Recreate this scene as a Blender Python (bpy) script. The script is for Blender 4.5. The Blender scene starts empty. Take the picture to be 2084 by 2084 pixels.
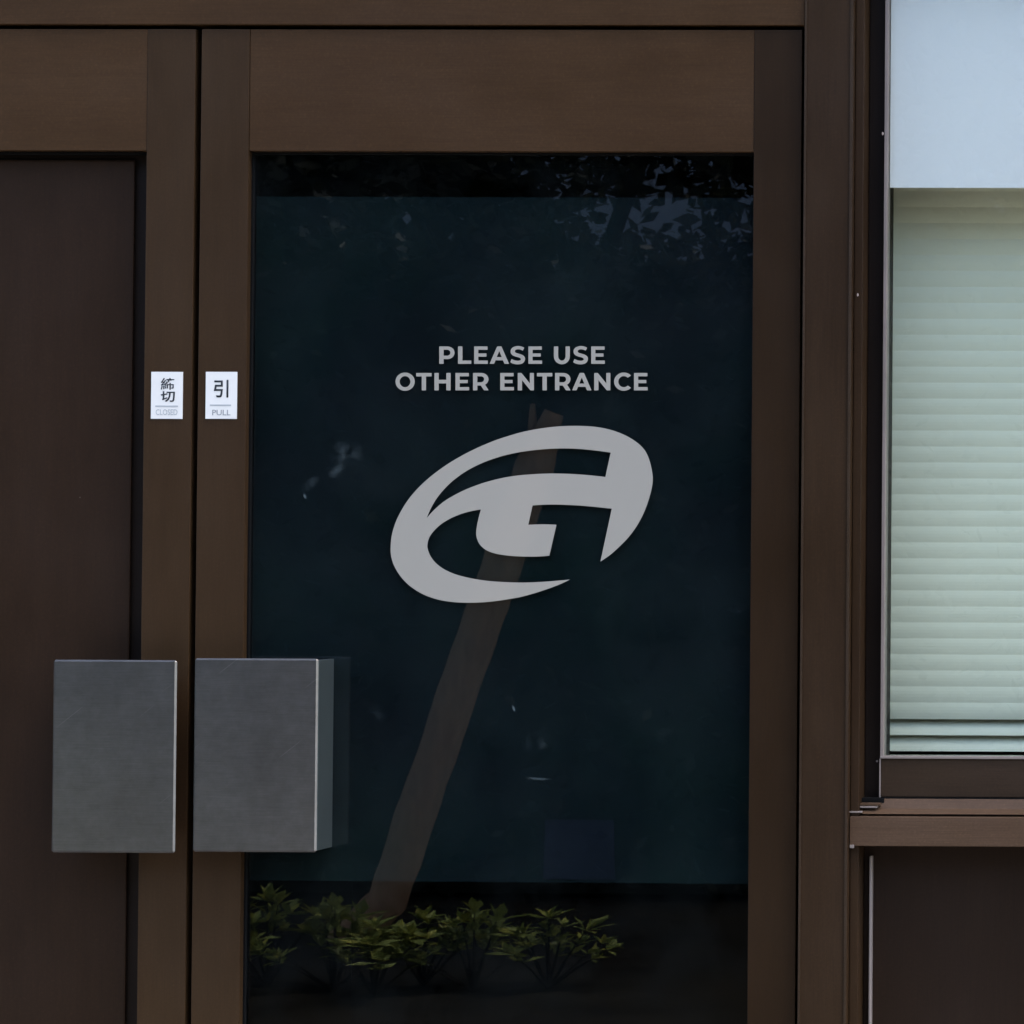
import bpy, bmesh, math, random
from mathutils import Vector, Matrix, noise

random.seed(7)
S = bpy.context.scene
COL = S.collection
R = math.radians

# ------------------------------------------------------------------ camera
W, D = 1.54, 5.0                       # width of the facade seen at 5 m
CAM = Vector((1.35, -5.0, 1.30))
PITCH, YAW, ROLL = 0.02017, -0.01616, 0.00406
fw = Vector((math.sin(YAW)*math.cos(PITCH), math.cos(YAW)*math.cos(PITCH), math.sin(PITCH)))
rt = fw.cross(Vector((0, 0, 1))).normalized(); up = rt.cross(fw)
rt, up = rt*math.cos(ROLL)+up*math.sin(ROLL), -rt*math.sin(ROLL)+up*math.cos(ROLL)
FL = D/W
SX, SY = -0.82042, 0.0025049
cd = bpy.data.cameras.new("camera"); cam = bpy.data.objects.new("camera", cd); COL.objects.link(cam)
cam.matrix_world = Matrix(((rt.x, up.x, -fw.x, CAM.x), (rt.y, up.y, -fw.y, CAM.y), (rt.z, up.z, -fw.z, CAM.z), (0, 0, 0, 1)))
cd.sensor_width = 36; cd.lens = 36*FL; cd.shift_x = SX; cd.shift_y = SY
cd.clip_start = 0.05; cd.clip_end = 500
S.camera = cam

# ------------------------------------------------------------------ light
SUN_DIR = Vector((0.40, 0.0, 0.90)).normalized()      # towards the sun
SUN_EL = math.asin(SUN_DIR.z); SUN_AZ = math.atan2(SUN_DIR.x, SUN_DIR.y)
w = bpy.data.worlds.new("World"); S.world = w; w.use_nodes = True
nt = w.node_tree; nt.nodes.clear()
sky = nt.nodes.new("ShaderNodeTexSky"); sky.sky_type = 'NISHITA'; sky.sun_disc = False
sky.sun_elevation = SUN_EL; sky.sun_rotation = SUN_AZ; sky.air_density = 1.0; sky.dust_density = 3.0; sky.ozone_density = 1.2
bg = nt.nodes.new("ShaderNodeBackground"); bg.inputs[1].default_value = 0.15
wo = nt.nodes.new("ShaderNodeOutputWorld")
nt.links.new(sky.outputs[0], bg.inputs[0]); nt.links.new(bg.outputs[0], wo.inputs[0])
ld = bpy.data.lights.new("sun", 'SUN'); ld.energy = 1.5; ld.angle = R(30); ld.color = (1, .96, .90)
sun = bpy.data.objects.new("sun", ld); COL.objects.link(sun)
sun.rotation_euler = (-SUN_DIR).to_track_quat('-Z', 'Y').to_euler()
S.view_settings.view_transform = 'Standard'; S.view_settings.look = 'None'
S.view_settings.exposure = 2.33; S.view_settings.gamma = 1
S.render.film_transparent = False
S.cycles.max_bounces = 8; S.cycles.transparent_max_bounces = 16
S.cycles.caustics_reflective = False; S.cycles.caustics_refractive = False

# ------------------------------------------------------------------ helpers
def at(px, py, y=0.0):                 # photo pixel (of 2084) -> point of the plane at depth y
    d = fw*FL + rt*(px/2084-0.5+SX) + up*(0.5-py/2084+SY)
    return CAM + d*((y-CAM.y)/d.y)
def X(px, y=0.0, py=1042): return at(px, py, y).x
def Z(py, y=0.0, px=1042): return at(px, py, y).z
GY = 0.022                             # front face of the door glass
def mirror(px, py, dist):              # point outside, dist in front of the glass, that the glass shows at this pixel
    g = at(px, py, GY); d = (g-CAM); t = dist/d.y
    q = g + d*t
    return Vector((q.x, GY-dist, q.z))

def tag(o, label=None, cat=None, group=None, kind=None):
    if label: o['label'] = label
    if cat: o['category'] = cat
    if group: o['group'] = group
    if kind: o['kind'] = kind
    return o
def thing(name, loc, label, cat, group=None):
    o = bpy.data.objects.new(name, None); COL.objects.link(o); o.location = loc
    o.empty_display_size = 0.05
    return tag(o, label, cat, group)
def obj(name, bm, mat, parent=None, bevel=0.0, smooth=False, seg=2):
    if bevel:
        bmesh.ops.bevel(bm, geom=bm.edges[:], offset=bevel, segments=seg, profile=0.6, affect='EDGES')
    bmesh.ops.recalc_face_normals(bm, faces=bm.faces[:])
    me = bpy.data.meshes.new(name); bm.to_mesh(me); bm.free()
    me.materials.append(mat)
    if smooth:
        for p in me.polygons: p.use_smooth = True
    o = bpy.data.objects.new(name, me); COL.objects.link(o)
    if parent:
        o.parent = parent
        if parent.type == 'EMPTY': o.matrix_parent_inverse = Matrix.Translation(-parent.location)
    return o
def box(bm, x0, x1, y0, y1, z0, z1):
    vs = [bm.verts.new((x, y, z)) for x in (x0, x1) for y in (y0, y1) for z in (z0, z1)]
    for f in ((0, 1, 3, 2), (4, 6, 7, 5), (0, 4, 5, 1), (2, 3, 7, 6), (0, 2, 6, 4), (1, 5, 7, 3)):
        bm.faces.new([vs[i] for i in f])
    return bm
def B(*a): return box(bmesh.new(), *a)
def prism_x(bm, prof, x0, x1):         # profile in (y, z) pulled along x
    a = [bm.verts.new((x0, y, z)) for y, z in prof]; b = [bm.verts.new((x1, y, z)) for y, z in prof]
    n = len(prof)
    bm.faces.new(a); bm.faces.new(b[::-1])
    for i in range(n): bm.faces.new((a[i], b[i], b[(i+1) % n], a[(i+1) % n]))
    return bm
def tube(bm, pts, rad, seg=10):
    rings = []
    for i, p in enumerate(pts):
        t = (pts[min(i+1, len(pts)-1)]-pts[max(i-1, 0)]).normalized()
        a = t.cross(Vector((0, 1, 0.13))).normalized(); b = t.cross(a)
        r = rad[i] if isinstance(rad, (list, tuple)) else rad
        rings.append([bm.verts.new(p+(a*math.cos(k*2*math.pi/seg)+b*math.sin(k*2*math.pi/seg))*r) for k in range(seg)])
    for i in range(len(rings)-1):
        for k in range(seg):
            bm.faces.new((rings[i][k], rings[i][(k+1) % seg], rings[i+1][(k+1) % seg], rings[i+1][k]))
    bm.faces.new(rings[0]); bm.faces.new(rings[-1][::-1])
    return bm

# ------------------------------------------------------------------ materials
def mat(name):
    m = bpy.data.materials.new(name); m.use_nodes = True
    n = m.node_tree.nodes; b = n["Principled BSDF"]
    return m, m.node_tree, b
def ramp(t, fac, stops):
    r = t.nodes.new("ShaderNodeValToRGB"); t.links.new(fac, r.inputs[0])
    e = r.color_ramp.elements
    while len(e) < len(stops): e.new(0.5)
    for i, (p, c) in enumerate(stops): e[i].position = p; e[i].color = (*c, 1) if len(c) == 3 else c
    return r.outputs[0]
def tex_noise(t, scale, detail=4, stretch=(1, 1, 1), rough=0.55, off=(0, 0, 0)):
    c = t.nodes.new("ShaderNodeNewGeometry")
    mp = t.nodes.new("ShaderNodeMapping"); mp.inputs[3].default_value = stretch; mp.inputs[1].default_value = off
    t.links.new(c.outputs["Position"], mp.inputs[0])
    n = t.nodes.new("ShaderNodeTexNoise"); n.inputs["Scale"].default_value = scale
    n.inputs["Detail"].default_value = detail; n.inputs["Roughness"].default_value = rough
    t.links.new(mp.outputs[0], n.inputs[0])
    return n.outputs["Fac"]
def sc(c, k): return tuple(v*k for v in c)
def mathn(t, op, a, b=None):
    m = t.nodes.new("ShaderNodeMath"); m.operation = op
    for i, v in enumerate((a, b)):
        if v is None: continue
        if isinstance(v, (int, float)): m.inputs[i].default_value = v
        else: t.links.new(v, m.inputs[i])
    return m.outputs[0]
def mix(t, a, b, fac, mode='MIX'):
    m = t.nodes.new("ShaderNodeMix"); m.data_type = 'RGBA'; m.blend_type = mode
    for s, v in ((0, fac), (6, a), (7, b)):
        if isinstance(v, (int, float)): m.inputs[s].default_value = v
        elif isinstance(v, tuple): m.inputs[s].default_value = (*v, 1) if len(v) == 3 else v
        else: t.links.new(v, m.inputs[s])
    return m.outputs[2]
def bump(t, b, h, strength=0.2, dist=0.001):
    n = t.nodes.new("ShaderNodeBump"); n.inputs["Strength"].default_value = strength; n.inputs["Distance"].default_value = dist
    t.links.new(h, n.inputs["Height"]); t.links.new(n.outputs[0], b.inputs["Normal"])

def bronze(name, c, grain='z', rough=0.46):   # brown anodised aluminium, faint grain along the profile
    m, t, b = mat(name)
    st = {'z': (900, 900, 14), 'x': (14, 900, 900)}[grain]
    fine = tex_noise(t, 1.0, 3, st, 0.6)
    cloud = tex_noise(t, 7.0, 5, (1, 1, 0.5) if grain == 'z' else (0.5, 1, 1), 0.6)
    speck = tex_noise(t, 260, 2)
    c1 = ramp(t, cloud, [(0.30, sc(c, 0.86)), (0.50, c), (0.72, (c[0]*1.10, c[1]*1.13, c[2]*1.20))])
    c2 = mix(t, c1, ramp(t, fine, [(0.3, (0.80,)*3), (0.7, (1.22,)*3)]), 0.55, 'MULTIPLY')
    wear = tex_noise(t, 1.0, 6, (60, 60, 5) if grain == 'z' else (5, 60, 60), .7, (2, 4, 1))
    c2 = mix(t, c2, ramp(t, wear, [(0.32, (0.72,)*3), (0.50, (1.0,)*3), (0.72, (1.22, 1.25, 1.30))]), 0.28, 'MULTIPLY')
    big = tex_noise(t, 1.3, 3, (1, 1, 1), .5, (7, 1, 3))
    c2 = mix(t, c2, ramp(t, big, [(0.35, (0.86, .86, .9)), (0.65, (1.14, 1.13, 1.02))]), 0.9, 'MULTIPLY')
    chip = ramp(t, tex_noise(t, 75, 1, (1, 1, 1), .5, (1, 2, 8)), [(0.86, (0,)*3), (0.87, (1,)*3)])
    c2 = mix(t, c2, (0.11, 0.09, 0.075), chip)
    c3 = mix(t, c2, ramp(t, speck, [(0.35, (0.88,)*3), (0.62, (1.06,)*3), (0.78, (1.5,)*3)]), 0.6, 'MULTIPLY')
    t.links.new(c3, b.inputs["Base Color"])
    t.links.new(ramp(t, cloud, [(0.3, (rough-.05,)*3), (0.7, (rough+.08,)*3)]), b.inputs["Roughness"])
    b.inputs["Specular IOR Level"].default_value = 0.13
    bump(t, b, fine, 0.12, 0.0003)
    return m
M = {}
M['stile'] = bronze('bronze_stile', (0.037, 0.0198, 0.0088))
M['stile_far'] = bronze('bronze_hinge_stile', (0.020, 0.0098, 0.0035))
M['rail'] = bronze('bronze_rail_sheen', (0.049, 0.0248, 0.0103), 'x')  # lighter base colour carries the sheen of the sideways brushing
M['post'] = bronze('bronze_post', (0.029, 0.0155, 0.0072))
M['sash'] = bronze('bronze_sash', (0.036, 0.0225, 0.0135), 'x')
M['sill'] = bronze('bronze_sill', (0.078, 0.046, 0.027), 'x')
M['jamb'] = bronze('bronze_shaded', (0.010, 0.006, 0.004))  # darker than the frame: shade of the recesses put into the colour
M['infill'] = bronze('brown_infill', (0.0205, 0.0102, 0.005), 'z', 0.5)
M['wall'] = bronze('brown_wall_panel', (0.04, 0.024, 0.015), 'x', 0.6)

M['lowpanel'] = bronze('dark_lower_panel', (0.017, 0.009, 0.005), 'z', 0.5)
def simple(name, c, rough=0.6, spec=0.3, metal=0.0, var=0.12, scale=12):
    m, t, b = mat(name)
    n = tex_noise(t, scale, 5)
    t.links.new(ramp(t, n, [(0.3, sc(c, 1-var)), (0.7, sc(c, 1+var))]), b.inputs["Base Color"])
    b.inputs["Roughness"].default_value = rough; b.inputs["Specular IOR Level"].default_value = spec
    b.inputs["Metallic"].default_value = metal
    return m
M['rubber'] = simple('black_gasket', (0.004, 0.004, 0.004), 0.8, 0.1)
M['bead'] = simple('pale_glazing_bead', (0.20, 0.165, 0.145), 0.5, 0.4)
M['room'] = simple('dark_room', (0.02, 0.018, 0.016), 0.9, 0.1)
M['glint'] = simple('glint_pale', (0.30, 0.25, 0.22), 0.4, 0.4)  # pale tone for the painted glint on the lower panel
M['plastic_white'] = simple('sign_white', (0.74, 0.72, 0.67), 0.45, 0.3, 0, 0.02, 40)
M['ink'] = simple('sign_ink', (0.03, 0.035, 0.04), 0.6, 0.2)
M['ink_pale'] = simple('sign_ink_pale', (0.42, 0.44, 0.44), 0.6, 0.2)
M['paper'] = simple('pale_blue_paper', (0.90, 0.82, 0.84), 0.7, 0.2, 0, 0.03, 3)
M['blind'] = simple('pale_green_blind', (0.80, 0.75, 0.61), 0.4, 0.35, 0, 0.03, 5)
M['chip'] = simple('bare_paint_chip', (0.35, 0.28, 0.24), 0.7)

def steel():
    m, t, b = mat('brushed_steel')
    fine = tex_noise(t, 1.0, 3, (30, 900, 900), 0.6)
    cloud = tex_noise(t, 9, 5)
    scr = tex_noise(t, 1.0, 2, (38, 400, 420), 0.5, (3, 1, 7))
    b.inputs["Metallic"].default_value = 1
    c = ramp(t, cloud, [(0.3, (0.238, 0.235, 0.229)), (0.7, (0.272, 0.269, 0.262))])
    c = mix(t, c, ramp(t, scr, [(0.68, (1,)*3), (0.80, (1.5,)*3)]), 0.5, 'MULTIPLY')
    g_ = t.nodes.new("ShaderNodeNewGeometry"); r_ = t.nodes.new("ShaderNodeMapping"); r_.inputs[2].default_value = (0, R(38), 0)
    t.links.new(g_.outputs["Position"], r_.inputs[0])
    m_ = t.nodes.new("ShaderNodeMapping"); m_.inputs[3].default_value = (9, 200, 330); t.links.new(r_.outputs[0], m_.inputs[0])
    n_ = t.nodes.new("ShaderNodeTexNoise"); n_.inputs["Scale"].default_value = 1; n_.inputs["Detail"].default_value = 1; t.links.new(m_.outputs[0], n_.inputs[0])
    c = mix(t, c, ramp(t, n_.outputs["Fac"], [(0.72, (1,)*3), (0.78, (1.7,)*3)]), 0.6, 'MULTIPLY')
    sm = tex_noise(t, 38, 6, (1, 1, 1), .7, (4, 4, 4))
    c = mix(t, c, ramp(t, sm, [(0.35, (0.90, .90, .90)), (0.65, (1.12, 1.12, 1.14))]), 0.8, 'MULTIPLY')
    c = mix(t, c, ramp(t, fine, [(0.3, (0.88,)*3), (0.7, (1.10,)*3)]), 0.7, 'MULTIPLY')
    t.links.new(c, b.inputs["Base Color"])
    t.links.new(ramp(t, cloud, [(0.3, (0.44,)*3), (0.7, (0.47,)*3)]), b.inputs["Roughness"])
    bump(t, b, fine, 0.08, 0.0002)
    b2 = t.nodes.new("ShaderNodeBsdfPrincipled"); b2.inputs["Metallic"].default_value = 1
    t.links.new(c, b2.inputs["Base Color"]); b2.inputs["Roughness"].default_value = .19
    mx = t.nodes.new("ShaderNodeMixShader"); mx.inputs[0].default_value = .65
    t.links.new(b.outputs[0], mx.inputs[1]); t.links.new(b2.outputs[0], mx.inputs[2])
    t.links.new(mx.outputs[0], t.nodes["Material Output"].inputs[0])
    return m
M['steel'] = steel()
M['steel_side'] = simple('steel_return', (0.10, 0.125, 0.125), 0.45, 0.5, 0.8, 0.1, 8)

def glass(name, tint, dirt=True):
    m = bpy.data.materials.new(name); m.use_nodes = True; t = m.node_tree; t.nodes.clear()
    o = t.nodes.new("ShaderNodeOutputMaterial")
    tr = t.nodes.new("ShaderNodeBsdfTransparent"); tr.inputs[0].default_value = (*tint, 1)
    gl = t.nodes.new("ShaderNodeBsdfGlossy"); gl.inputs["Roughness"].default_value = 0.0
    gl.inputs[0].default_value = (1, 1, 1, 1)
    fr = t.nodes.new("ShaderNodeFresnel")     # same reflectance from both sides of each face of the pane
    gm = t.nodes.new("ShaderNodeNewGeometry")
    mr = t.nodes.new("ShaderNodeMapRange"); mr.inputs[3].default_value = 1.52; mr.inputs[4].default_value = 1/1.52
    t.links.new(gm.outputs["Backfacing"], mr.inputs[0]); t.links.new(mr.outputs[0], fr.inputs[0])
    mx = t.nodes.new("ShaderNodeMixShader")
    t.links.new(fr.outputs[0], mx.inputs[0]); t.links.new(tr.outputs[0], mx.inputs[1]); t.links.new(gl.outputs[0], mx.inputs[2])
    last = mx.outputs[0]
    if dirt:
        df = t.nodes.new("ShaderNodeBsdfDiffuse"); df.inputs[0].default_value = (0.50, 0.62, 0.64, 1)
        geo = t.nodes.new("ShaderNodeNewGeometry")
        fac = None
        def blob(px, py, rx, rz, ang, scale, lo, amp):       # smear of grime on the pane: noise inside a soft ellipse
            nonlocal fac
            p = at(px, py, GY)
            mp = t.nodes.new("ShaderNodeMapping"); mp.vector_type = 'TEXTURE'
            mp.inputs[1].default_value = p; mp.inputs[2].default_value = (0, ang, 0); mp.inputs[3].default_value = (rx, 1, rz)
            t.links.new(geo.outputs["Position"], mp.inputs[0])
            ln = t.nodes.new("ShaderNodeVectorMath"); ln.operation = 'LENGTH'; t.links.new(mp.outputs[0], ln.inputs[0])
            e = ramp(t, ln.outputs["Value"], [(0.25, (1,)*3), (1.0, (0,)*3)])
            n = ramp(t, tex_noise(t, scale, 4, (1, 1, 1), 0.6, (px*.01, 0, py*.01)), [(lo, (0,)*3), (lo+.22, (1,)*3)])
            v = mathn(t, 'MULTIPLY', mathn(t, 'MULTIPLY', e, n), amp)
            fac = v if fac is None else mathn(t, 'ADD', fac, v)
        blob(705, 922, .030, .022, 0, 45, .42, .04)
        blob(686, 958, .016, .010, -.6, 60, .35, .035)
        blob(630, 985, .018, .010, -.7, 60, .38, .030)
        blob(1095, 1585, .022, .0022, 0.05, 90, .30, .07)
        blob(1045, 1442, .0022, .006, -.4, 90, .25, .12)
        blob(620, 1010, .0022, .005, -.4, 90, .2, .12)
        blob(1100, 1510, .03, .03, 0, 40, .5, .03)
        blob(760, 1440, .03, .02, 0.3, 50, .5, .02)
        vo = t.nodes.new("ShaderNodeTexVoronoi"); vo.inputs["Scale"].default_value = 16
        t.links.new(geo.outputs["Position"], vo.inputs[0])
        sp = ramp(t, vo.outputs["Distance"], [(0.0, (1,)*3), (0.030, (0,)*3)])
        sel = ramp(t, tex_noise(t, 9, 2, (1, 1, 1), .5, (5, 5, 5)), [(.56, (0,)*3), (.60, (1,)*3)])
        fac = mathn(t, 'ADD', fac, mathn(t, 'MULTIPLY', mathn(t, 'MULTIPLY', sp, sel), .12))
        film = ramp(t, tex_noise(t, 5, 6, (1, 1, 1), .65), [(.40, (0,)*3), (.75, (.006,)*3)])
        fac = mathn(t, 'ADD', fac, film)
        m2 = t.nodes.new("ShaderNodeMixShader"); t.links.new(fac, m2.inputs[0])
        t.links.new(last, m2.inputs[1]); t.links.new(df.outputs[0], m2.inputs[2]); last = m2.outputs[0]
    t.links.new(last, o.inputs[0])
    return m
M['glass_door'] = glass('tinted_door_glass', (0.62, 0.68, 0.70))
M['glass_window'] = glass('clear_window_glass', (0.93, 0.97, 0.95), False)

def vinyl():
    m, t, b = mat('grey_vinyl')
    b.inputs["Base Color"].default_value = (0.335, 0.313, 0.268, 1)
    b.inputs["Roughness"].default_value = 0.5; b.inputs["Specular IOR Level"].default_value = 0.0
    b.inputs["Coat Weight"].default_value = 1.0; b.inputs["Coat Roughness"].default_value = 0.01
    b.inputs["Coat IOR"].default_value = 1.6
    return m
M['vinyl'] = vinyl()
def boardmat():
    m, t, b = mat('slate_blue_board')
    n = tex_noise(t, 2.6, 5, (1, 1, 1), .6); n2 = tex_noise(t, 6, 3, (1, 1, .6), .6, (9, 0, 2))
    c = ramp(t, n, [(.35, (.022, .026, .030)), (.50, (.020, .031, .032)), (.65, (.018, .037, .032))])
    c = mix(t, c, ramp(t, n2, [(.4, (.88,)*3), (.6, (1.12,)*3)]), .6, 'MULTIPLY')
    t.links.new(c, b.inputs["Base Color"]); b.inputs["Roughness"].default_value = .8; b.inputs["Specular IOR Level"].default_value = .15
    return m
M['board'] = boardmat()
def leafmat(name, c, var=.35, trans=0.25):
    m, t, b = mat(name)
    oi = t.nodes.new("ShaderNodeNewGeometry")
    n = ramp(t, oi.outputs["Random Per Island"], [(0, sc(c, 1-var)), (.6, c), (1, (c[0]*1.7, c[1]*1.4, c[2]*1.0))])
    t.links.new(n, b.inputs["Base Color"]); b.inputs["Roughness"].default_value = .5
    b.inputs["Specular IOR Level"].default_value = .3
    tl = t.nodes.new("ShaderNodeBsdfTranslucent"); t.links.new(n, tl.inputs[0])
    mx = t.nodes.new("ShaderNodeMixShader"); mx.inputs[0].default_value = trans
    t.links.new(b.outputs[0], mx.inputs[1]); t.links.new(tl.outputs[0], mx.inputs[2])
    t.links.new(mx.outputs[0], t.nodes["Material Output"].inputs[0])
    return m
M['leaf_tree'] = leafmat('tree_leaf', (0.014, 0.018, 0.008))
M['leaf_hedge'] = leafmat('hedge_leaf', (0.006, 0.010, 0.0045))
M['leaf_bush'] = leafmat('bush_leaf', (0.235, 0.27, 0.075), .25, .3)
def bark(name='trunk_bark', c=(0.43, 0.25, 0.14)):
    m, t, b = mat(name)
    n = tex_noise(t, 9, 6, (4, 4, 1), .7)
    t.links.new(ramp(t, n, [(.3, sc(c, .7)), (.55, c), (.75, sc(c, 1.25))]), b.inputs["Base Color"])
    b.inputs["Roughness"].default_value = .85; b.inputs["Specular IOR Level"].default_value = .1
    bump(t, b, n, .5, .01)
    return m
M['bark'] = bark()
M['bark_dark'] = bark('shaded_bark', (.016, .013, .010))  # near-black bark copy: crown shade painted into the limbs, reused for stems
M['ground'] = simple('earth', (0.012, 0.010, 0.007), .95, .1, 0, .4, 3)
def paving():
    m, t, b = mat('grey_paving')
    br = t.nodes.new("ShaderNodeTexBrick"); g = t.nodes.new("ShaderNodeNewGeometry")
    t.links.new(g.outputs["Position"], br.inputs[0]); br.inputs["Scale"].default_value = 1.7
    br.inputs["Color1"].default_value = (.20, .19, .175, 1); br.inputs["Color2"].default_value = (.23, .22, .20, 1)
    br.inputs["Mortar"].default_value = (.09, .085, .08, 1); br.inputs["Mortar Size"].default_value = .01
    c = mix(t, br.outputs[0], ramp(t, tex_noise(t, 25, 5), [(.3, (.8,)*3), (.7, (1.15,)*3)]), .8, 'MULTIPLY')
    t.links.new(c, b.inputs["Base Color"]); b.inputs["Roughness"].default_value = .85
    return m
M['paving'] = paving()

# ------------------------------------------------------------------ the setting: ground, room behind the glass
tag(obj('ground', box(bmesh.new(), -120, 120, -160, 120, -0.3, -0.02), M['ground']), kind='structure')
tag(obj('pavement', box(bmesh.new(), -14, 14, -4.3, 0.35, -0.10, 0.0), M['paving']), kind='structure')
XL, XR = X(-1180), X(1633)+2.25         # ends of the glazed front
tag(obj('floor', B(XL, XR, 0.36, 4.5, -0.05, 0.005), M['room']), kind='structure')
tag(obj('ceiling', B(XL, XR, 0.16, 4.5, 2.75, 2.85), M['room']), kind='structure')
tag(obj('wall_back', B(XL, XR, 4.5, 4.6, -0.05, 2.85), M['room']), kind='structure')
tag(obj('wall_left', B(XL-0.1, XL, 0.16, 4.6, -0.05, 2.85), M['room']), kind='structure')
tag(obj('wall_right', B(XR, XR+0.1, 0.16, 4.6, -0.05, 2.85), M['room']), kind='structure')

# ------------------------------------------------------------------ building front round the doors and the window
bw = thing('building', (XL-3, 0.1, 0), 'brown panelled building front surrounding the glass doors and the window', 'building')
ZH = Z(60)                              # top of the doors
obj('wall', B(XL-6, XL, -0.02, 0.15, 0, 3.6), M['wall'], bw)
obj('wall', B(XR, XR+6, -0.02, 0.15, 0, 3.6), M['wall'], bw)
obj('wall', B(XL, XR, -0.004, 0.15, ZH+0.14, 3.6), M['wall'], bw)
obj('roof', B(XL-6.3, XR+6.3, -0.35, 5.2, 3.6, 3.8), M['wall'], bw)

xg0, xg1 = X(387.5), X(400)            # gap between the leaves
xr1 = X(1625.5)                        # hinge side of the right leaf
xp0, xp1 = X(1633), X(1733)            # jamb post
LW = xr1-xg1
xl0 = xg0-LW

# door frame: post, left post, header, threshold
df = thing('door_frame', (xg0, 0, 0), 'dark brown metal frame around the pair of doors, its post beside the window', 'door frame')
bm = bmesh.new()
box(bm, xp0, xp1, -0.012, 0.15, 0, ZH+0.138)
obj('post', bm, M['post'], df, 0.0012)
bm = B(xp1-0.0046, xp1-0.0008, -0.0145, -0.011, 0, ZH+0.137); obj('post_edge', bm, M['sash'], df, 0.0006)
bm = B(xp0+0.0008, xp0+0.0040, -0.0140, -0.011, 0, ZH+0.137); obj('post_edge', bm, M['sash'], df, 0.0006)
obj('post', B(xl0-0.10, xl0-0.006, -0.012, 0.15, 0, ZH+0.138), M['post'], df, 0.0012)
obj('header', B(xl0-0.005, xp0-0.001, -0.006, 0.12, ZH+0.006, ZH+0.138), M['rail'], df, 0.0012)
obj('threshold', B(xl0-0.005, xp0-0.001, -0.03, 0.12, 0.0, 0.02), M['steel'], df, 0.002)
obj('door_stop', B(xl0-0.005, xp0-0.001, 0.055, 0.075, ZH-0.006, ZH+0.0045), M['rubber'], df)
obj('door_stop', B(xr1-0.010, xp0-0.0005, 0.050, 0.070, 0.02, ZH-0.008), M['rubber'], df)

ztb = Z(308)                           # underside of top rail
zb0, zb1 = 0.025, 0.26                 # bottom rail
def leaf(label, x0, x1, s_in0, s_in1, is_right):
    d = thing('glass_door', ((x0+x1)/2, 0.02, 0.02), label, 'door', 'pair of swing doors')
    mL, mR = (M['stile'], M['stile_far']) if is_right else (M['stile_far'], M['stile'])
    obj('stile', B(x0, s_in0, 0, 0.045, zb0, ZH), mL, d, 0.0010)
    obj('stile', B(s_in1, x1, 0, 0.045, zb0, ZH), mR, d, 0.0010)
    obj('rail', B(s_in0+.0003, s_in1-.0003, 0.0012, 0.044, ztb, ZH), M['rail'], d, 0.0010)
    obj('rail', B(s_in0+.0003, s_in1-.0003, 0.0012, 0.044, zb0, zb1), M['rail'], d, 0.0010)
    # thin rubber gasket round the pane
    bm = bmesh.new(); g = 0.003
    box(bm, s_in0+.0002, s_in0+g, 0.014, 0.036, zb1, ztb); box(bm, s_in1-g, s_in1-.0002, 0.014, 0.036, zb1, ztb)
    box(bm, s_in0+g, s_in1-g, 0.014, 0.036, ztb-g, ztb-.0002); box(bm, s_in0+g, s_in1-g, 0.014, 0.036, zb1+.0002, zb1+g)
    obj('gasket', bm, M['rubber'], d)
    return d
dr = leaf('right-hand brown framed door with dark reflective glass and grey lettering', xg1, xr1, X(498), X(1528.5), True)
dl = leaf('left-hand brown framed door with a matt brown infill panel', xl0, xg0, xl0+(xr1-X(1528.5)), X(290), False)
obj('glass_pane', B(X(498)+.003, X(1528.5)-.003, GY, GY+0.004, zb1+.003, ztb-.003), M['glass_door'], dr)
obj('infill_panel', B(xl0+(xr1-X(1528.5))+.02, X(266, .030), 0.030, 0.036, zb1+.02, Z(327, .030)), M['infill'], dl, .003)
obj('shade_backing', B(xl0+(xr1-X(1528.5))+.003, X(290)-.003, 0.037, 0.042, zb1+.003, ztb-.003), M['jamb'], dl)  # dark sheet showing as a painted shadow strip beside stile and top rail

# dark slate board standing right behind the glass
bd = thing('board', at(1000, 1700, .035), 'dark slate blue board standing behind the door glass', 'board')
def quadbox(pts, y0, th):
    bm = bmesh.new(); f = [bm.verts.new((p.x, y0, p.z)) for p in pts]; k = [bm.verts.new((p.x, y0+th, p.z)) for p in pts]
    bm.faces.new(f); bm.faces.new(k[::-1])
    for i in range(4): bm.faces.new((f[i], k[i], k[(i+1) % 4], f[(i+1) % 4]))
    return bm
yb = .0285
obj('sheet', quadbox([at(512, 400, yb), at(1532, 403, yb), at(1532, 1799, yb), at(480, 1791, yb)], yb, .004), M['board'], bd)
obj('patch', quadbox([at(1110, 1668, yb), at(1250, 1669, yb), at(1252, 1790, yb), at(1106, 1789, yb)], yb-.0015, .001),
    simple('patch_paper', (.030, .033, .046), .8, .2), bd)

# pull handles: bent steel plates
def handle(door, label, x0, x1, z0, z1, side, door_x):
    yf = -0.055
    t = obj('door_handle', B(x0, x1, yf, yf+0.006, z0, z1), M['steel'], door, 0.0026, False, 1); t['label'] = label
    sx = (x1-0.0060, x1-0.0005) if side > 0 else (x0+0.0005, x0+0.0060)
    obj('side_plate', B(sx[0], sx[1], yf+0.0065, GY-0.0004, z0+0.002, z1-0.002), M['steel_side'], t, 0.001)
    for zz in (z0+0.05, z1-0.05):
        bm = bmesh.new(); tube(bm, [Vector((door_x, yf+.006, zz)), Vector((door_x, -0.0002, zz))], 0.011, 20)
        obj('standoff', bm, M['steel_side'], t, 0, False)
    return t
yf = -0.055
handle(dr, 'square brushed steel pull plate beside the dark glass', X(393.5, yf, 1540), X(645, yf, 1540), Z(1734, yf, 500), Z(1340, yf, 500), 1, X(440))
handle(dl, 'square brushed steel pull plate on the panelled door', X(106, yf, 1540), X(357, yf, 1540), Z(1736, yf, 300), Z(1343.5, yf, 300), -1, X(338))

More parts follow.
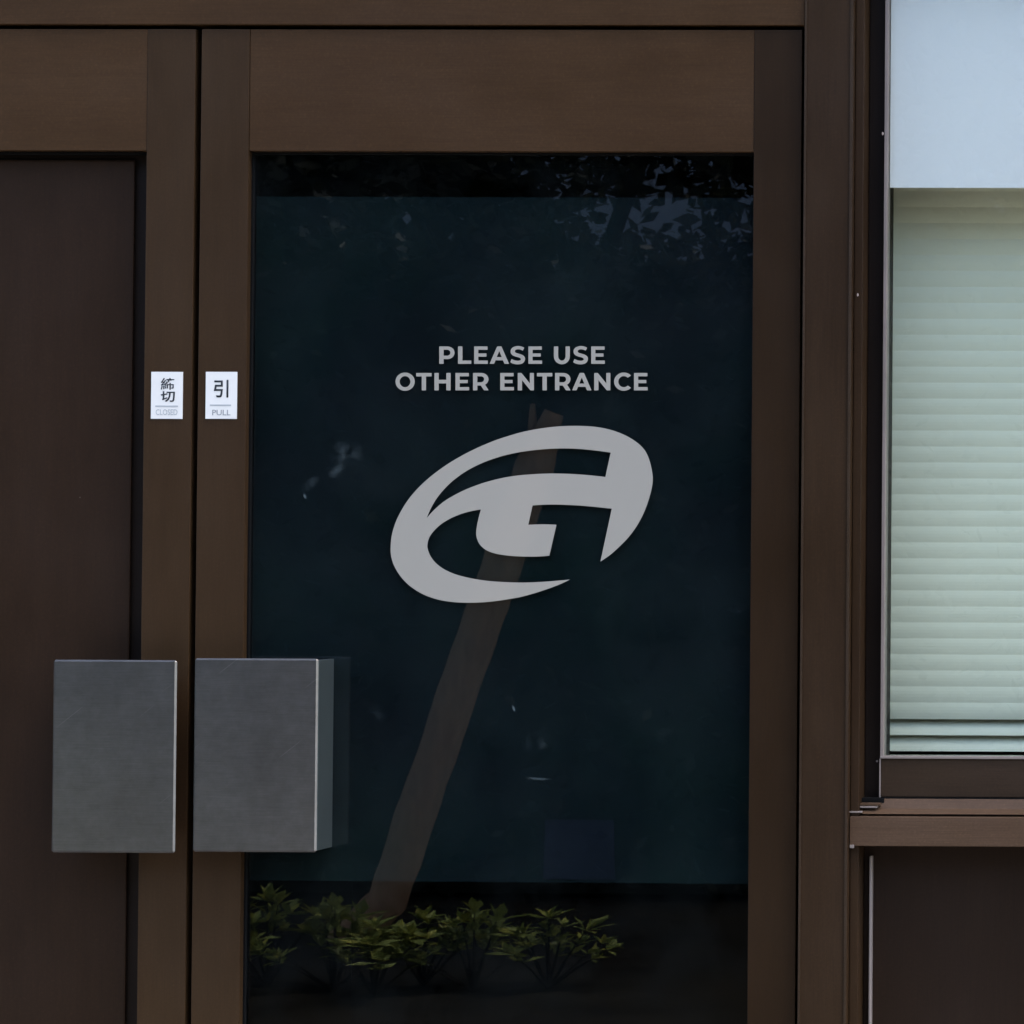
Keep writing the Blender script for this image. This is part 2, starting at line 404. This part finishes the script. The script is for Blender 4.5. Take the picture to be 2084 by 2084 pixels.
# ------------------------------------------------------------------ outlines -> thin solid shapes
def cr(pts, n=8, closed=False):        # Catmull-Rom through points; ('c', x, y) marks a corner
    P = [(p[-2], p[-1], len(p) == 3) for p in pts]; out = []; N = len(P)
    for i in range(N if closed else N-1):
        p1, p2 = P[i], P[(i+1) % N]
        p0 = P[i-1] if not p1[2] else p1
        p3 = P[(i+2) % N] if not p2[2] else p2
        if p1[2] and p2[2]: out.append((p1[0], p1[1])); continue
        for k in range(n):
            t = k/n
            q = [0.5*((2*p1[j])+(-p0[j]+p2[j])*t+(2*p0[j]-5*p1[j]+4*p2[j]-p3[j])*t*t+(-p0[j]+3*p1[j]-3*p2[j]+p3[j])*t**3) for j in (0, 1)]
            out.append(tuple(q))
    return out
def solid(name, contours, y, th, material, parent):
    """contours: lists of world (x, z) points; holes by even-odd"""
    cu = bpy.data.curves.new(name, 'CURVE'); cu.dimensions = '2D'; cu.fill_mode = 'FRONT'
    for c in contours:
        s = cu.splines.new('POLY'); s.points.add(len(c)-1); s.use_cyclic_u = True
        for i, (a, b) in enumerate(c): s.points[i].co = (a, b, 0, 1)
    to = bpy.data.objects.new('tmp', cu)
    COL.objects.link(to)
    dg = bpy.context.evaluated_depsgraph_get(); dg.update()
    me = bpy.data.meshes.new_from_object(to.evaluated_get(dg))
    bpy.data.objects.remove(to); bpy.data.curves.remove(cu)
    return flat_to_solid(name, me, y, th, material, parent, lambda v: (v.x, v.y))
def flat_to_solid(name, me, y, th, material, parent, f):
    bm = bmesh.new(); bm.from_mesh(me); bpy.data.meshes.remove(me)
    bmesh.ops.remove_doubles(bm, verts=bm.verts[:], dist=1e-7)
    for v in bm.verts:
        x, z = f(v.co); v.co = (x, y, z)
    r = bmesh.ops.extrude_face_region(bm, geom=bm.faces[:])
    for g in r['geom']:
        if isinstance(g, bmesh.types.BMVert): g.co.y += th
    return obj(name, bm, material, parent)

# ------------------------------------------------------------------ emblem
e5 = lambda x, y: (780+x/6.9, 850+y/6.9)
e6 = lambda x, y: (1060+x/6.9, 850+y/6.9)
e7 = lambda x, y: (780+x/6.9, 1000+y/6.9)
e8 = lambda x, y: (1060+x/6.9, 1000+y/6.9)
def L(f, *pts): return [f(*p) for p in pts]
def K(f, x, y): q = f(x, y); return ('c', q[0], q[1])
outer = ([K(e8, 1118, 985)] + L(e8, (1250, 895), (1370, 790), (1520, 635), (1650, 450), (1750, 245), (1828, 0)) +
 L(e6, (1852, 850), (1820, 650), (1765, 500), (1690, 400), (1580, 312), (1450, 240), (1300, 182), (1150, 145), (1000, 124), (850, 116), (700, 115), (500, 125), (300, 148), (130, 178), (0, 206)) +
 L(e5, (1780, 250), (1600, 308), (1400, 388), (1200, 482), (1000, 592), (850, 688), (700, 798), (560, 918), (430, 1053), (330, 1182), (240, 1330), (170, 1480), (120, 1650), (103, 1820)) +
 L(e7, (112, 920), (155, 1050), (240, 1190), (350, 1308), (480, 1402), (620, 1472), (800, 1527), (1000, 1556), (1200, 1564), (1400, 1558), (1600, 1538), (1800, 1507), (1932, 1483)) +
 L(e8, (200, 1428), (400, 1362), (560, 1300)) + [K(e8, 693, 1237)] +
 L(e8, (560, 1250), (350, 1267), (150, 1277), (0, 1280)) + L(e7, (1750, 1276), (1500, 1260), (1300, 1233), (1100, 1190), (950, 1140), (820, 1072), (720, 988), (655, 895), (622, 800), (622, 730), (650, 640), (720, 545), (820, 455), (950, 377), (1100, 315), (1240, 277)) + [K(e7, 1371, 254)] +
 L(e7, (1342, 360), (1318, 470), (1305, 570), (1312, 650), (1345, 730), (1410, 800), (1500, 850), (1620, 883), (1780, 905), (1932, 914)) +
 L(e8, (100, 917), (200, 917), (300, 912)) + [K(e8, 400, 903), K(e8, 500, 468)] + L(e8, (400, 464), (300, 462), (200, 465)) + [K(e8, 104, 469), K(e8, 164, 198)] +
 L(e8, (300, 189), (450, 186), (600, 189), (800, 198), (1000, 214), (1150, 230)) + [K(e8, 1277, 243)])
hole = ([K(e5, 610, 1408)] + L(e5, (670, 1270), (750, 1135), (850, 1010), (970, 893), (1120, 780), (1280, 688), (1450, 612), (1650, 545), (1800, 508), (1932, 482)) +
 L(e6, (200, 455), (400, 438), (550, 433), (700, 434), (850, 442), (1000, 456), (1130, 472)) + [K(e6, 1262, 490), K(e6, 1187, 833)] +
 L(e6, (1000, 812), (850, 799), (700, 790), (550, 785), (400, 784), (250, 789), (100, 799), (0, 807)) + L(e5, (1750, 832), (1550, 875), (1350, 934), (1150, 1012), (980, 1098), (850, 1178), (720, 1290)))
def w2(c, y): return [(lambda p: (p.x, p.z))(at(a, b, y)) for a, b in c]
YD = GY-0.0006
em = thing('emblem_decal', at(1060, 1226, YD), 'pale grey oval letter emblem stuck on the dark door glass', 'emblem')
solid('emblem_shape', [w2(cr(outer, 6, True), YD), w2(cr(hole, 6, True), YD)], YD, .0004, M['vinyl'], em)

# ------------------------------------------------------------------ lettering (bold geometric capitals, units: cap height 380)
def arc(cx, cy, rx, ry, a0, a1, n=14):
    return [(cx+rx*math.cos(R(a0+(a1-a0)*i/n)), cy+ry*math.sin(R(a0+(a1-a0)*i/n))) for i in range(n+1)]
G = {}
G['E'] = [[(0, 0), (291, 0), (291, 73), (91, 73), (91, 153), (268, 153), (268, 223), (91, 223), (91, 308), (297, 308), (297, 380), (0, 380)]]
G['L'] = [[(0, 0), (95, 0), (95, 308), (288, 308), (288, 380), (0, 380)]]
G['T'] = [[(0, 0), (335, 0), (335, 75), (214, 75), (214, 380), (121, 380), (121, 75), (0, 75)]]
G['H'] = [[(0, 0), (93, 0), (93, 150), (260, 150), (260, 0), (353, 0), (353, 380), (260, 380), (260, 228), (93, 228), (93, 380), (0, 380)]]
G['N'] = [[(0, 0), (78, 0), (264, 228), (264, 0), (352, 0), (352, 380), (275, 380), (92, 155), (92, 380), (0, 380)]]
G['A'] = [[(0, 380), (165, 0), (258, 0), (423, 380), (325, 380), (292, 303), (128, 303), (96, 380)], [(156, 232), (264, 232), (210, 98)]]
G['P'] = [[(0, 0)]+arc(180, 138.5, 153, 138.5, -90, 90)+[(95, 277), (95, 380), (0, 380)], [(95, 73)]+arc(172, 138, 70, 65, -90, 90)+[(95, 203)]]
G['R'] = [[(0, 0)]+arc(180, 138, 157, 138, -90, 50)+[(262, 256), (340, 380), (240, 380), (170, 275), (92, 275), (92, 380), (0, 380)], [(92, 73)]+arc(172, 138, 70, 66, -90, 90)+[(92, 204)]]
G['O'] = [arc(210, 190, 210, 199, 0, 354, 59), arc(208, 190, 117, 121, 0, 354, 59)]
G['C'] = [arc(212, 190, 212, 199, -42, -318, 40)+arc(212, 190, 120, 121, -318+3, -42-3, 34)]
G['U'] = [[(0, 0), (93, 0)]+arc(174, 215, 81, 94, 180, 0, 20)+[(255, 0), (348, 0)]+arc(174, 215, 174, 175, 0, 180, 26)]
G['S'] = [cr([('c', 305, 28), (250, 4), (180, -9), (118, -3), (60, 20), (20, 60), (8, 108), (18, 155), (55, 195), (110, 219), (165, 234), (212, 252), (231, 277), (222, 299), (190, 310), (150, 313), (100, 305), (62, 292), ('c', 30, 275),
              ('c', 0, 343), (50, 372), (110, 387), (170, 391), (240, 380), (295, 344), (321, 285), (313, 232), (275, 193), (215, 167), (150, 149), (112, 132), (100, 108), (110, 82), (140, 67), (185, 64), (228, 72), ('c', 272, 92)], 5, True)]
k = 1/10.733
z1 = lambda x: 880+x*k
z2 = lambda x: 1040+x*k
z3 = lambda x: 790+x*k
z4 = lambda x: 1190+x*k
line1 = [('P', z1(150)), ('L', z1(560)), ('E', z1(912)), ('A', z1(1250)), ('S', z2(-16)), ('E', z2(380)), ('U', z2(937)), ('S', z2(1358)), ('E', z2(1752))]
line2 = [('O', z3(160)), ('T', z3(612)), ('H', z3(1010)), ('E', z3(1470)), ('R', z1(888)), ('E', z1(1482)), ('N', z2(148)), ('T', z2(567)), ('R', z2(962)), ('A', z2(1335)), ('N', z4(207)), ('C', z4(642)), ('E', z4(1077))]
le = thing('lettering_decal', at(1060, 796, YD), 'pale grey capitals PLEASE USE OTHER ENTRANCE stuck on the dark glass', 'lettering')
for row, top in ((line1, 705.0), (line2, 759.0)):
    for ch, x in row:
        cs = [w2([(x+a*k, top+b*k*0.935 if row is line2 and False else top+b*k) for a, b in c], YD) for c in G[ch]]
        solid('letter', cs, YD, .0004, M['vinyl'], le)

# ------------------------------------------------------------------ little signs on the stiles
def text_mesh(body, bold=0.0):
    cu = bpy.data.curves.new('t', 'FONT'); cu.body = body; cu.size = 1; cu.offset = bold; cu.resolution_u = 3
    to = bpy.data.objects.new('tmp', cu); COL.objects.link(to)
    dg = bpy.context.evaluated_depsgraph_get(); dg.update()
    me = bpy.data.meshes.new_from_object(to.evaluated_get(dg))
    bpy.data.objects.remove(to); bpy.data.curves.remove(cu)
    return me
def fit_text(name, body, px0, px1, py0, py1, y, material, parent, bold=0.0):
    me = text_mesh(body, bold)
    xs = [v.co.x for v in me.vertices]; ys = [v.co.y for v in me.vertices]
    a, b = at(px0, py1, y), at(px1, py0, y)
    f = lambda v: (a.x+(v.x-min(xs))/(max(xs)-min(xs))*(b.x-a.x), a.z+(v.y-min(ys))/(max(ys)-min(ys))*(b.z-a.z))
    return flat_to_solid(name, me, y, .0003, material, parent, f)
def sign(px0, px1, py0, py1, label):
    p = at((px0+px1)/2, py1)
    t = thing('door_sign', p, label, 'sign', 'small white signs on the door stiles')
    a, b = at(px0, py1), at(px1, py0)
    obj('plate', B(a.x, b.x, -.0016, -.0001, a.z, b.z), M['plastic_white'], t, .0004)
    return t
YS = -.0020
s1 = sign(307.5, 373, 757, 852.5, 'small white CLOSED sign on the left door stile')
fit_text('character', '締', 327, 355, 769, 793, YS, M['ink'], s1, .008)
fit_text('character', '切', 327, 356, 796, 818, YS, M['ink'], s1, .018)
a, b = at(317, 828), at(363, 825.5); obj('rule_line', B(a.x, b.x, YS, YS+.0003, a.z, b.z), M['ink_pale'], s1)
fit_text('wording', 'CLOSED', 317, 361, 833, 844.5, YS, M['ink_pale'], s1)
s2 = sign(418.5, 483.5, 757, 852.5, 'small white PULL sign on the right door stile')
fit_text('character', '引', 435, 465, 773, 809, YS, M['ink'], s2, .015)
a, b = at(428, 826), at(471, 823.5); obj('rule_line', B(a.x, b.x, YS, YS+.0003, a.z, b.z), M['ink_pale'], s2)
fit_text('wording', 'PULL', 432, 469, 834, 845, YS, simple('sign_ink_grey', (.28, .29, .30)), s2)

# ------------------------------------------------------------------ window on the right
wn = thing('window', (xp1, 0.05, Z(1540)), 'brown framed window beside the doors with a blind behind its glass', 'window')
XW = XR-0.01                            # right end of the window
ZW = ZH+0.136
zs = Z(1618)                            # underside of the sash
obj('jamb_trim', B(xp1+.0008, X(1751), 0.004, 0.15, 0.02, ZW), M['post'], wn, .001)
yj = 0.055
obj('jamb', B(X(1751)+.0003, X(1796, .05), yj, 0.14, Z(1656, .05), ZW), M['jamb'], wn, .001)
ys = 0.040
xb0, xb1 = X(1794.5, ys), X(1801, ys)
obj('bead', B(xb0, xb1, ys, ys+.03, Z(1540, ys), ZW), M['bead'], wn, .0008)
obj('bead', B(xb0, XW, ys-.001, ys+.03, Z(1540, ys), Z(1535, ys)), M['bead'], wn, .0008)
obj('sash_rail', B(xb0+.0012, XW, ys+.002, ys+.05, Z(1618, ys), Z(1540.5, ys)), M['sash'], wn, .001)
obj('sash_edge', B(xb0-.0012, xb0+.001, ys+.001, ys+.05, Z(1619, ys), Z(1540.5, ys)), M['bead'], wn)
obj('glass_pane', B(xb1-.001, XW, ys+.012, ys+.017, Z(1536, ys), ZW), M['glass_window'], wn)
# stepped sill
bm = bmesh.new()
zt, zm, zl = Z(1622, .03), Z(1642, .02), Z(1655, .0)
prism_x(bm, [(0.10, zt+.001), (0.034, zt), (0.026, zm), (0.010, zl+.001), (0.10, zl+.001)], X(1760, .03), XW)
obj('sill_slope', bm, M['sill'], wn, .0006)
bm = bmesh.new()
box(bm, X(1745), X(1792, .03), 0.016, .0345, Z(1640.5, .018), Z(1637, .018))
box(bm, X(1728), X(1760, .01), 0.002, .012, Z(1651, 0), Z(1647.5, 0))
obj('sill_lip', bm, M['bead'], wn, .0005)
obj('sill_step', B(X(1745), X(1798, .03), 0.019, .034, Z(1636, .02), Z(1630.5, .02)), M['sill'], wn, .0006)
bm = B(X(1746), X(1803, .03), 0.030, .0545, Z(1630, .03), Z(1620.5, .03))
box(bm, X(1803.2, .03), XW, 0.0365, .0545, Z(1623.5, .036), Z(1619.2, .036))
obj('gasket', bm, M['rubber'], wn)  # black boxes filling the sash gaps, standing for their unlit depth
obj('sill_rail', B(xp1+.0010, XW, -0.004, 0.10, Z(1717.5), Z(1658)), M['sill'], wn, .001)
obj('sill_corner', B(xp1+.0014, X(1744), -0.0052, -0.003, Z(1722), Z(1715)), M['bead'], wn, .0008)
# lower panel
wp = thing('wall_panel', (1.2, .06, 0), 'dark recessed brown panel below the window', 'panel')
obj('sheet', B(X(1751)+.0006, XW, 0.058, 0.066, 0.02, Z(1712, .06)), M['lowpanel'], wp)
obj('glint_strip', B(X(1774.5, .045), X(1780, .045), 0.044, 0.0575, 0.03, Z(1738, .045)), M['glint'], wp, .0015)  # vertical highlight painted as a thin pale strip
obj('base_rail', B(xp1+.001, XW, 0.002, 0.15, 0.0, 0.12), M['sill'], wp, .001)
for px, py in ((1745.5, 600), (1796.5, 272)):
    bm = bmesh.new(); p = at(px, py, .0032 if px < 1760 else .039)
    bmesh.ops.create_icosphere(bm, subdivisions=2, radius=.0017)
    for v in bm.verts: v.co = (p.x+v.co.x*.9, p.y+v.co.y*.25, p.z+v.co.z*1.6)
    obj('paint_chip', bm, M['chip'], wn)
# screw
bm = bmesh.new(); p = at(1785, 1549, yj-.0004)
tube(bm, [p, p+Vector((0, .002, 0))], .0017, 12); obj('screw', bm, M['bead'], wn)

# paper taped to the glass
pp = obj('paper_sheet', B(X(1811.5, .058, 300), X(1811.5, .058, 300)+.60, .0580, .0584, Z(382, .058, 1850), ZW-.02), M['paper'])
tag(pp, 'pale bluish blank paper sheet behind the top of the right window', 'paper')

# blind
YB = 0.19
bl = thing('window_blind', (1.2, YB, Z(1540)), 'pale green slatted blind hanging behind the right window glass', 'blind')
pitch = (Z(1461, YB)-Z(1526, YB))/2
bm = bmesh.new()
zb = Z(1524, YB); i = 0
xa, xz = X(1790, YB), XW-.03
while zb < ZW+.02:
    tilt = R(34) if i < 2 else R(0.9)
    n = 6; Ls = pitch*(1.16 if i > 1 else 1.15); prof = []
    for s in range(n+1):                # curved slat: bottom edge towards the viewer
        u = s/n; bow = (.0030 if i < 2 else .0016)*math.sin(math.pi*u)
        prof.append((YB-.010+math.sin(tilt)*Ls*u-bow+.0, zb+math.cos(tilt)*Ls*u))
    fr = [[bm.verts.new((x, y+dy, z)) for (y, z) in prof] for x, dy in ((xa, 0), (xz, 0))]
    bk = [[bm.verts.new((x, y+.00025, z)) for (y, z) in prof] for x in (xa, xz)]
    for q in (fr, bk):
        for s in range(n): bm.faces.new((q[0][s], q[1][s], q[1][s+1], q[0][s+1]))
    zb += pitch; i += 1
o = obj('slats', bm, M['blind'], bl)
obj('bottom_rail', B(xa, xz, YB-.012, YB+.006, Z(1524, YB)-.022, Z(1524, YB)-.006), M['blind'], bl, .002)
obj('head_rail', B(xa, xz, YB-.02, YB+.02, ZW-.03, ZW+.01), M['blind'], bl, .002)

# ------------------------------------------------------------------ outside, seen mirrored in the glass
def leafcloud(bm, n, pos, size, up_bias=0.3, aspect=.45):
    for _ in range(n):
        p = pos()
        if p is None: continue
        d = Vector((random.gauss(0, 1), random.gauss(0, 1), random.gauss(0, .6)+up_bias)).normalized()
        s = d.cross(Vector((random.gauss(0, 1), random.gauss(0, 1), random.gauss(0, 1)))).normalized()
        l = size*random.uniform(.6, 1.3); ww = l*aspect*.5
        m1 = p+d*l*.45
        bm.faces.new([bm.verts.new(q) for q in (p, m1+s*ww, p+d*l, m1-s*ww)])

# leaning tree
DT = 7.0
tr_pts = [(641, 1960), (730, 1700), (808, 1470), (890, 1230), (955, 1040), (1009, 880), (1044, 778), (1100, 600)]
pts = [mirror(a*1.0787, b*1.0787, DT) for a, b in tr_pts]
pts[0].z = -0.05
tree = thing('leaning_tree', Vector((pts[0].x, pts[0].y, 0)), 'leaning brown tree trunk mirrored in the dark door glass, bushes at its foot', 'tree')
bm = bmesh.new()
dense = []
for i in range(len(pts)-1):
    for q in range(6):
        p = pts[i].lerp(pts[i+1], q/6); dense.append((p, i+q/6))
dense.append((pts[-1], len(pts)-1))
base_r = [.078, .072, .072, .073, .072, .070, .036, .034]
rr = []
for p, f in dense:
    a = int(min(f, len(pts)-2)); rr.append((base_r[a]*(1-(f-a))+base_r[a+1]*(f-a))*random.uniform(.97, 1.03))
    p.x += random.uniform(-.0035, .0035)
n6 = sum(1 for p, f in dense if f <= 6)
tube(bm, [p for p, f in dense][:n6], rr[:n6], 14)
tube(bm, [pts[5]+Vector((-.02, 0, -.02)), (pts[5]+mirror(1084, 822, DT))/2+Vector((-.01, -.02, 0)), mirror(1084, 822, DT)], [.030, .02, .010], 8)
obj('trunk', bm, M['bark'], tree, 0, True); bm = bmesh.new()
tube(bm, [p for p, f in dense][n6-2:]+[pts[-1]+Vector((.15, -.1, .5)), pts[-1]+Vector((.4, -.1, 1.1))], [r_*.92 for r_ in rr[n6-2:]]+[.03, .02], 12)
for a, b, r in ((pts[6], mirror(1300, 480, DT), .03), (pts[6], mirror(820, 300, DT), .025)):
    tube(bm, [a, (a+b)/2+Vector((0, -.05, .05)), b], [r, r*.8, r*.5], 8)
obj('limbs', bm, M['bark_dark'], tree, 0, True)
cc = mirror(1180, 60, DT)+Vector((0, 0, .17)); gc = mirror(1300, 415, DT)
def crown_pos():
    while True:
        v = Vector((random.uniform(-1, 1), random.uniform(-1, 1), random.uniform(-1, 1)))
        if v.length < 1: break
    p = cc + Vector((v.x*2.3, v.y*1.6, v.z*1.22))
    nz = noise.noise(p*1.9)+.5*noise.noise(p*4.5)
    gap = Vector(((p.x-gc.x)/.42, (p.z-gc.z)/.19)).length
    if gap < 1: return p if nz > .12+.25*(1-gap) else None
    if nz < -.35: return None
    return p
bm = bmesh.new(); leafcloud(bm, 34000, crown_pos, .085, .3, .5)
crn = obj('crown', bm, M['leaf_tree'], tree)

# hedge
HY = 8.6
hz = mirror(1200, 480, HY).z
bm = bmesh.new()
def hedge_pos():
    x = random.uniform(-12, 8); z = random.uniform(0, hz)
    f = random.random()
    b = .12*noise.noise(Vector((x*1.5, z*1.5, 0)))
    if f < .75: return Vector((x, -HY+.05+b+random.uniform(-.1, .06), z))
    return Vector((x, random.uniform(-HY-.9, -HY+.1), hz-.05+b+random.uniform(-.1, .06)))
box(bm, -12, 8, -HY-.9, -HY-.05, 0, hz-.12)
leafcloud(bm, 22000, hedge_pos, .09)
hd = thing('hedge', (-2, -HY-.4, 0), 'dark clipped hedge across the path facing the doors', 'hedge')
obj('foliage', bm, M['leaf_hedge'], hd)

def big_tree(x, y, h, r, label, seed):
    random.seed(seed)
    t = thing('evergreen_tree', (x, y, 0), label, 'tree', 'evergreen trees behind the hedge')
    bm = bmesh.new(); tube(bm, [Vector((x, y, -.05)), Vector((x+.1, y, h*.5)), Vector((x, y, h*.85))], [.22, .16, .06], 10)
    obj('trunk', bm, M['bark'], t, 0, True)
    bm = bmesh.new()
    c = Vector((x, y, h*.56))
    def pos():
        v = Vector((random.gauss(0, 1), random.gauss(0, 1), random.gauss(0, 1))).normalized()*random.uniform(.55, 1)
        k_ = 1+.25*noise.noise(v*2.2+Vector((seed, 0, 0)))
        return c+Vector((v.x*r*k_, v.y*r*k_, v.z*h*.46*k_))
    leafcloud(bm, 7000, pos, .26)
    obj('crown', bm, M['leaf_hedge'], t)
big_tree(-4.95, -12.0, 7.5, 2.1, 'tall dark evergreen at the left end of the hedge', 11)
big_tree(0.2, -12.0, 7.0, 2.1, 'dark evergreen rising behind the middle of the hedge', 12)
big_tree(4.6, -12.2, 8.0, 2.4, 'tallest dark evergreen towards the right end of the hedge', 13)
big_tree(-9.4, -12.4, 6.2, 2.2, 'lowest dark evergreen past the far left of the hedge', 14)
hs = thing('backdrop', (-2, -17, 0), 'added pale blue grey backdrop hiding the sky behind the evergreens', 'backdrop')  # added block closing off bright sky in reflections; its colour stands for sky
M['backdrop'] = simple('backdrop_tone', (.25, .30, .37), .9, .1, 0, .06, 1)
obj('wall', B(-16, 12, -25, -17, 0, 7.0), M['backdrop'], hs)
obj('roof', B(-16.4, 12.4, -25.4, -16.6, 7.0, 7.3), M['room'], hs)

# bushes: whorls of lance shaped leaves
def rosette(bm, c, axis, n, l):
    a = axis.orthogonal().normalized(); b = axis.cross(a)
    for i in range(n):
        th = i*2.4+random.uniform(-.2, .2); e = R(random.uniform(8, 70)) if i > 2 else R(78)
        d = (a*math.cos(th)+b*math.sin(th))*math.cos(e)+axis*math.sin(e)
        s = d.cross(axis).normalized(); ll = l*random.uniform(.55, 1.2); ww = ll*random.uniform(.14, .21)
        nrm = s.cross(d)
        v0 = bm.verts.new(c); v1 = bm.verts.new(c+d*ll*.55+s*ww+nrm*.004); v2 = bm.verts.new(c+d*ll-nrm*ll*.08)
        v3 = bm.verts.new(c+d*ll*.55-s*ww+nrm*.004); vm = bm.verts.new(c+d*ll*.55-nrm*.003)
        bm.faces.new((v0, v1, vm)); bm.faces.new((v1, v2, vm)); bm.faces.new((vm, v2, v3)); bm.faces.new((v0, vm, v3))
def make_bush(seed, h=.42, r=.26, nr=12):
    random.seed(seed)
    t = thing('bush', (0, 0, 0), 'leafy green bush', 'bush', 'bushes along the path in front of the doors')
    fb, sb = bmesh.new(), bmesh.new()
    for i in range(nr):
        th = random.uniform(0, 2*math.pi); q = math.sqrt(random.random()) if i else 0
        z = h*(1-.55*q*q)*random.uniform(.8, 1.0) if i else h
        p = Vector((math.cos(th)*r*q, math.sin(th)*r*q, z))
        ax = Vector((p.x*1.5, p.y*1.5, .35)).normalized()
        rosette(fb, p, ax, random.choice((8, 10, 12)), random.uniform(.075, .115))
        for zz in (.74,):
            rosette(fb, Vector((p.x*zz, p.y*zz, p.z*zz)), ax, 7, .08)
        tube(sb, [Vector((0, 0, -.03)), Vector((p.x*.5, p.y*.5, z*.5)), p], [.006, .004, .002], 5)
    obj('leaves', fb, M['leaf_bush'], t); obj('stems', sb, M['bark_dark'], t)
    return t
protos = [make_bush(21), make_bush(22, .40, .24), make_bush(23, .44, .21)]
spots = [mirror(a*1.0787, b*1.0787, 5.55+dy) for a, b, dy in
         ((505, 1672, .1), (632, 1684, 0), (708, 1722, -.15), (800, 1728, .1), (895, 1692, 0), (1036, 1704, .05))]
names = ['third bush from the left mirrored in the door glass', 'bush with tall upright leaves left of the mirrored trunk', 'low bush right in front of the mirrored trunk foot',
         'low bush just right of the mirrored trunk foot', 'bush midway along the mirrored row, pointed leaves at its top', 'broad bush at the right end of the mirrored row']
names[0] = 'bush under the steel handle at the left edge of the door glass'
extra = [(-3.35, -5.5, .74, 'tall leafy bush left of the mirrored row, facing the left handle'), (-2.95, -5.6, .76, 'tallest leafy bush facing the steel handles'), (-2.66, -5.65, .42, 'rounded bush between the tallest bush and the mirrored row'),
         (-0.35, -5.6, .26, 'low bush just past the right end of the mirrored row'), (0.15, -5.5, .28, 'low bush facing the jamb post'), (.7, -5.6, .27, 'low bush facing the window'),
         (-2.78, -5.35, .68, 'dense bush in front of the tallest one, facing the left pull plate'), (-3.15, -5.3, .56, 'dense bush between the two tall leafy bushes'), (-4.1, -5.6, .55, 'leafy bush at the far left of the row')]
random.seed(5)
allb = [(p.x, p.y, p.z-.05, n_) for p, n_ in zip(spots, names)] + extra
for i, (x, y, top, lab) in enumerate(allb):
    if i < 3: t = protos[i]
    else:
        src = protos[i % 3]; t = src.copy(); COL.objects.link(t)
        for ch in src.children:
            c = ch.copy(); COL.objects.link(c); c.parent = t
    t['label'] = lab
    t.location = (x, y, 0); s_ = max(.2, top)/(.42, .40, .44)[i % 3]
    t.scale = (1, 1, s_) if .6 < s_ < 1.3 else (1, 1, s_)
    t.rotation_euler = (0, 0, random.uniform(0, 6.28))
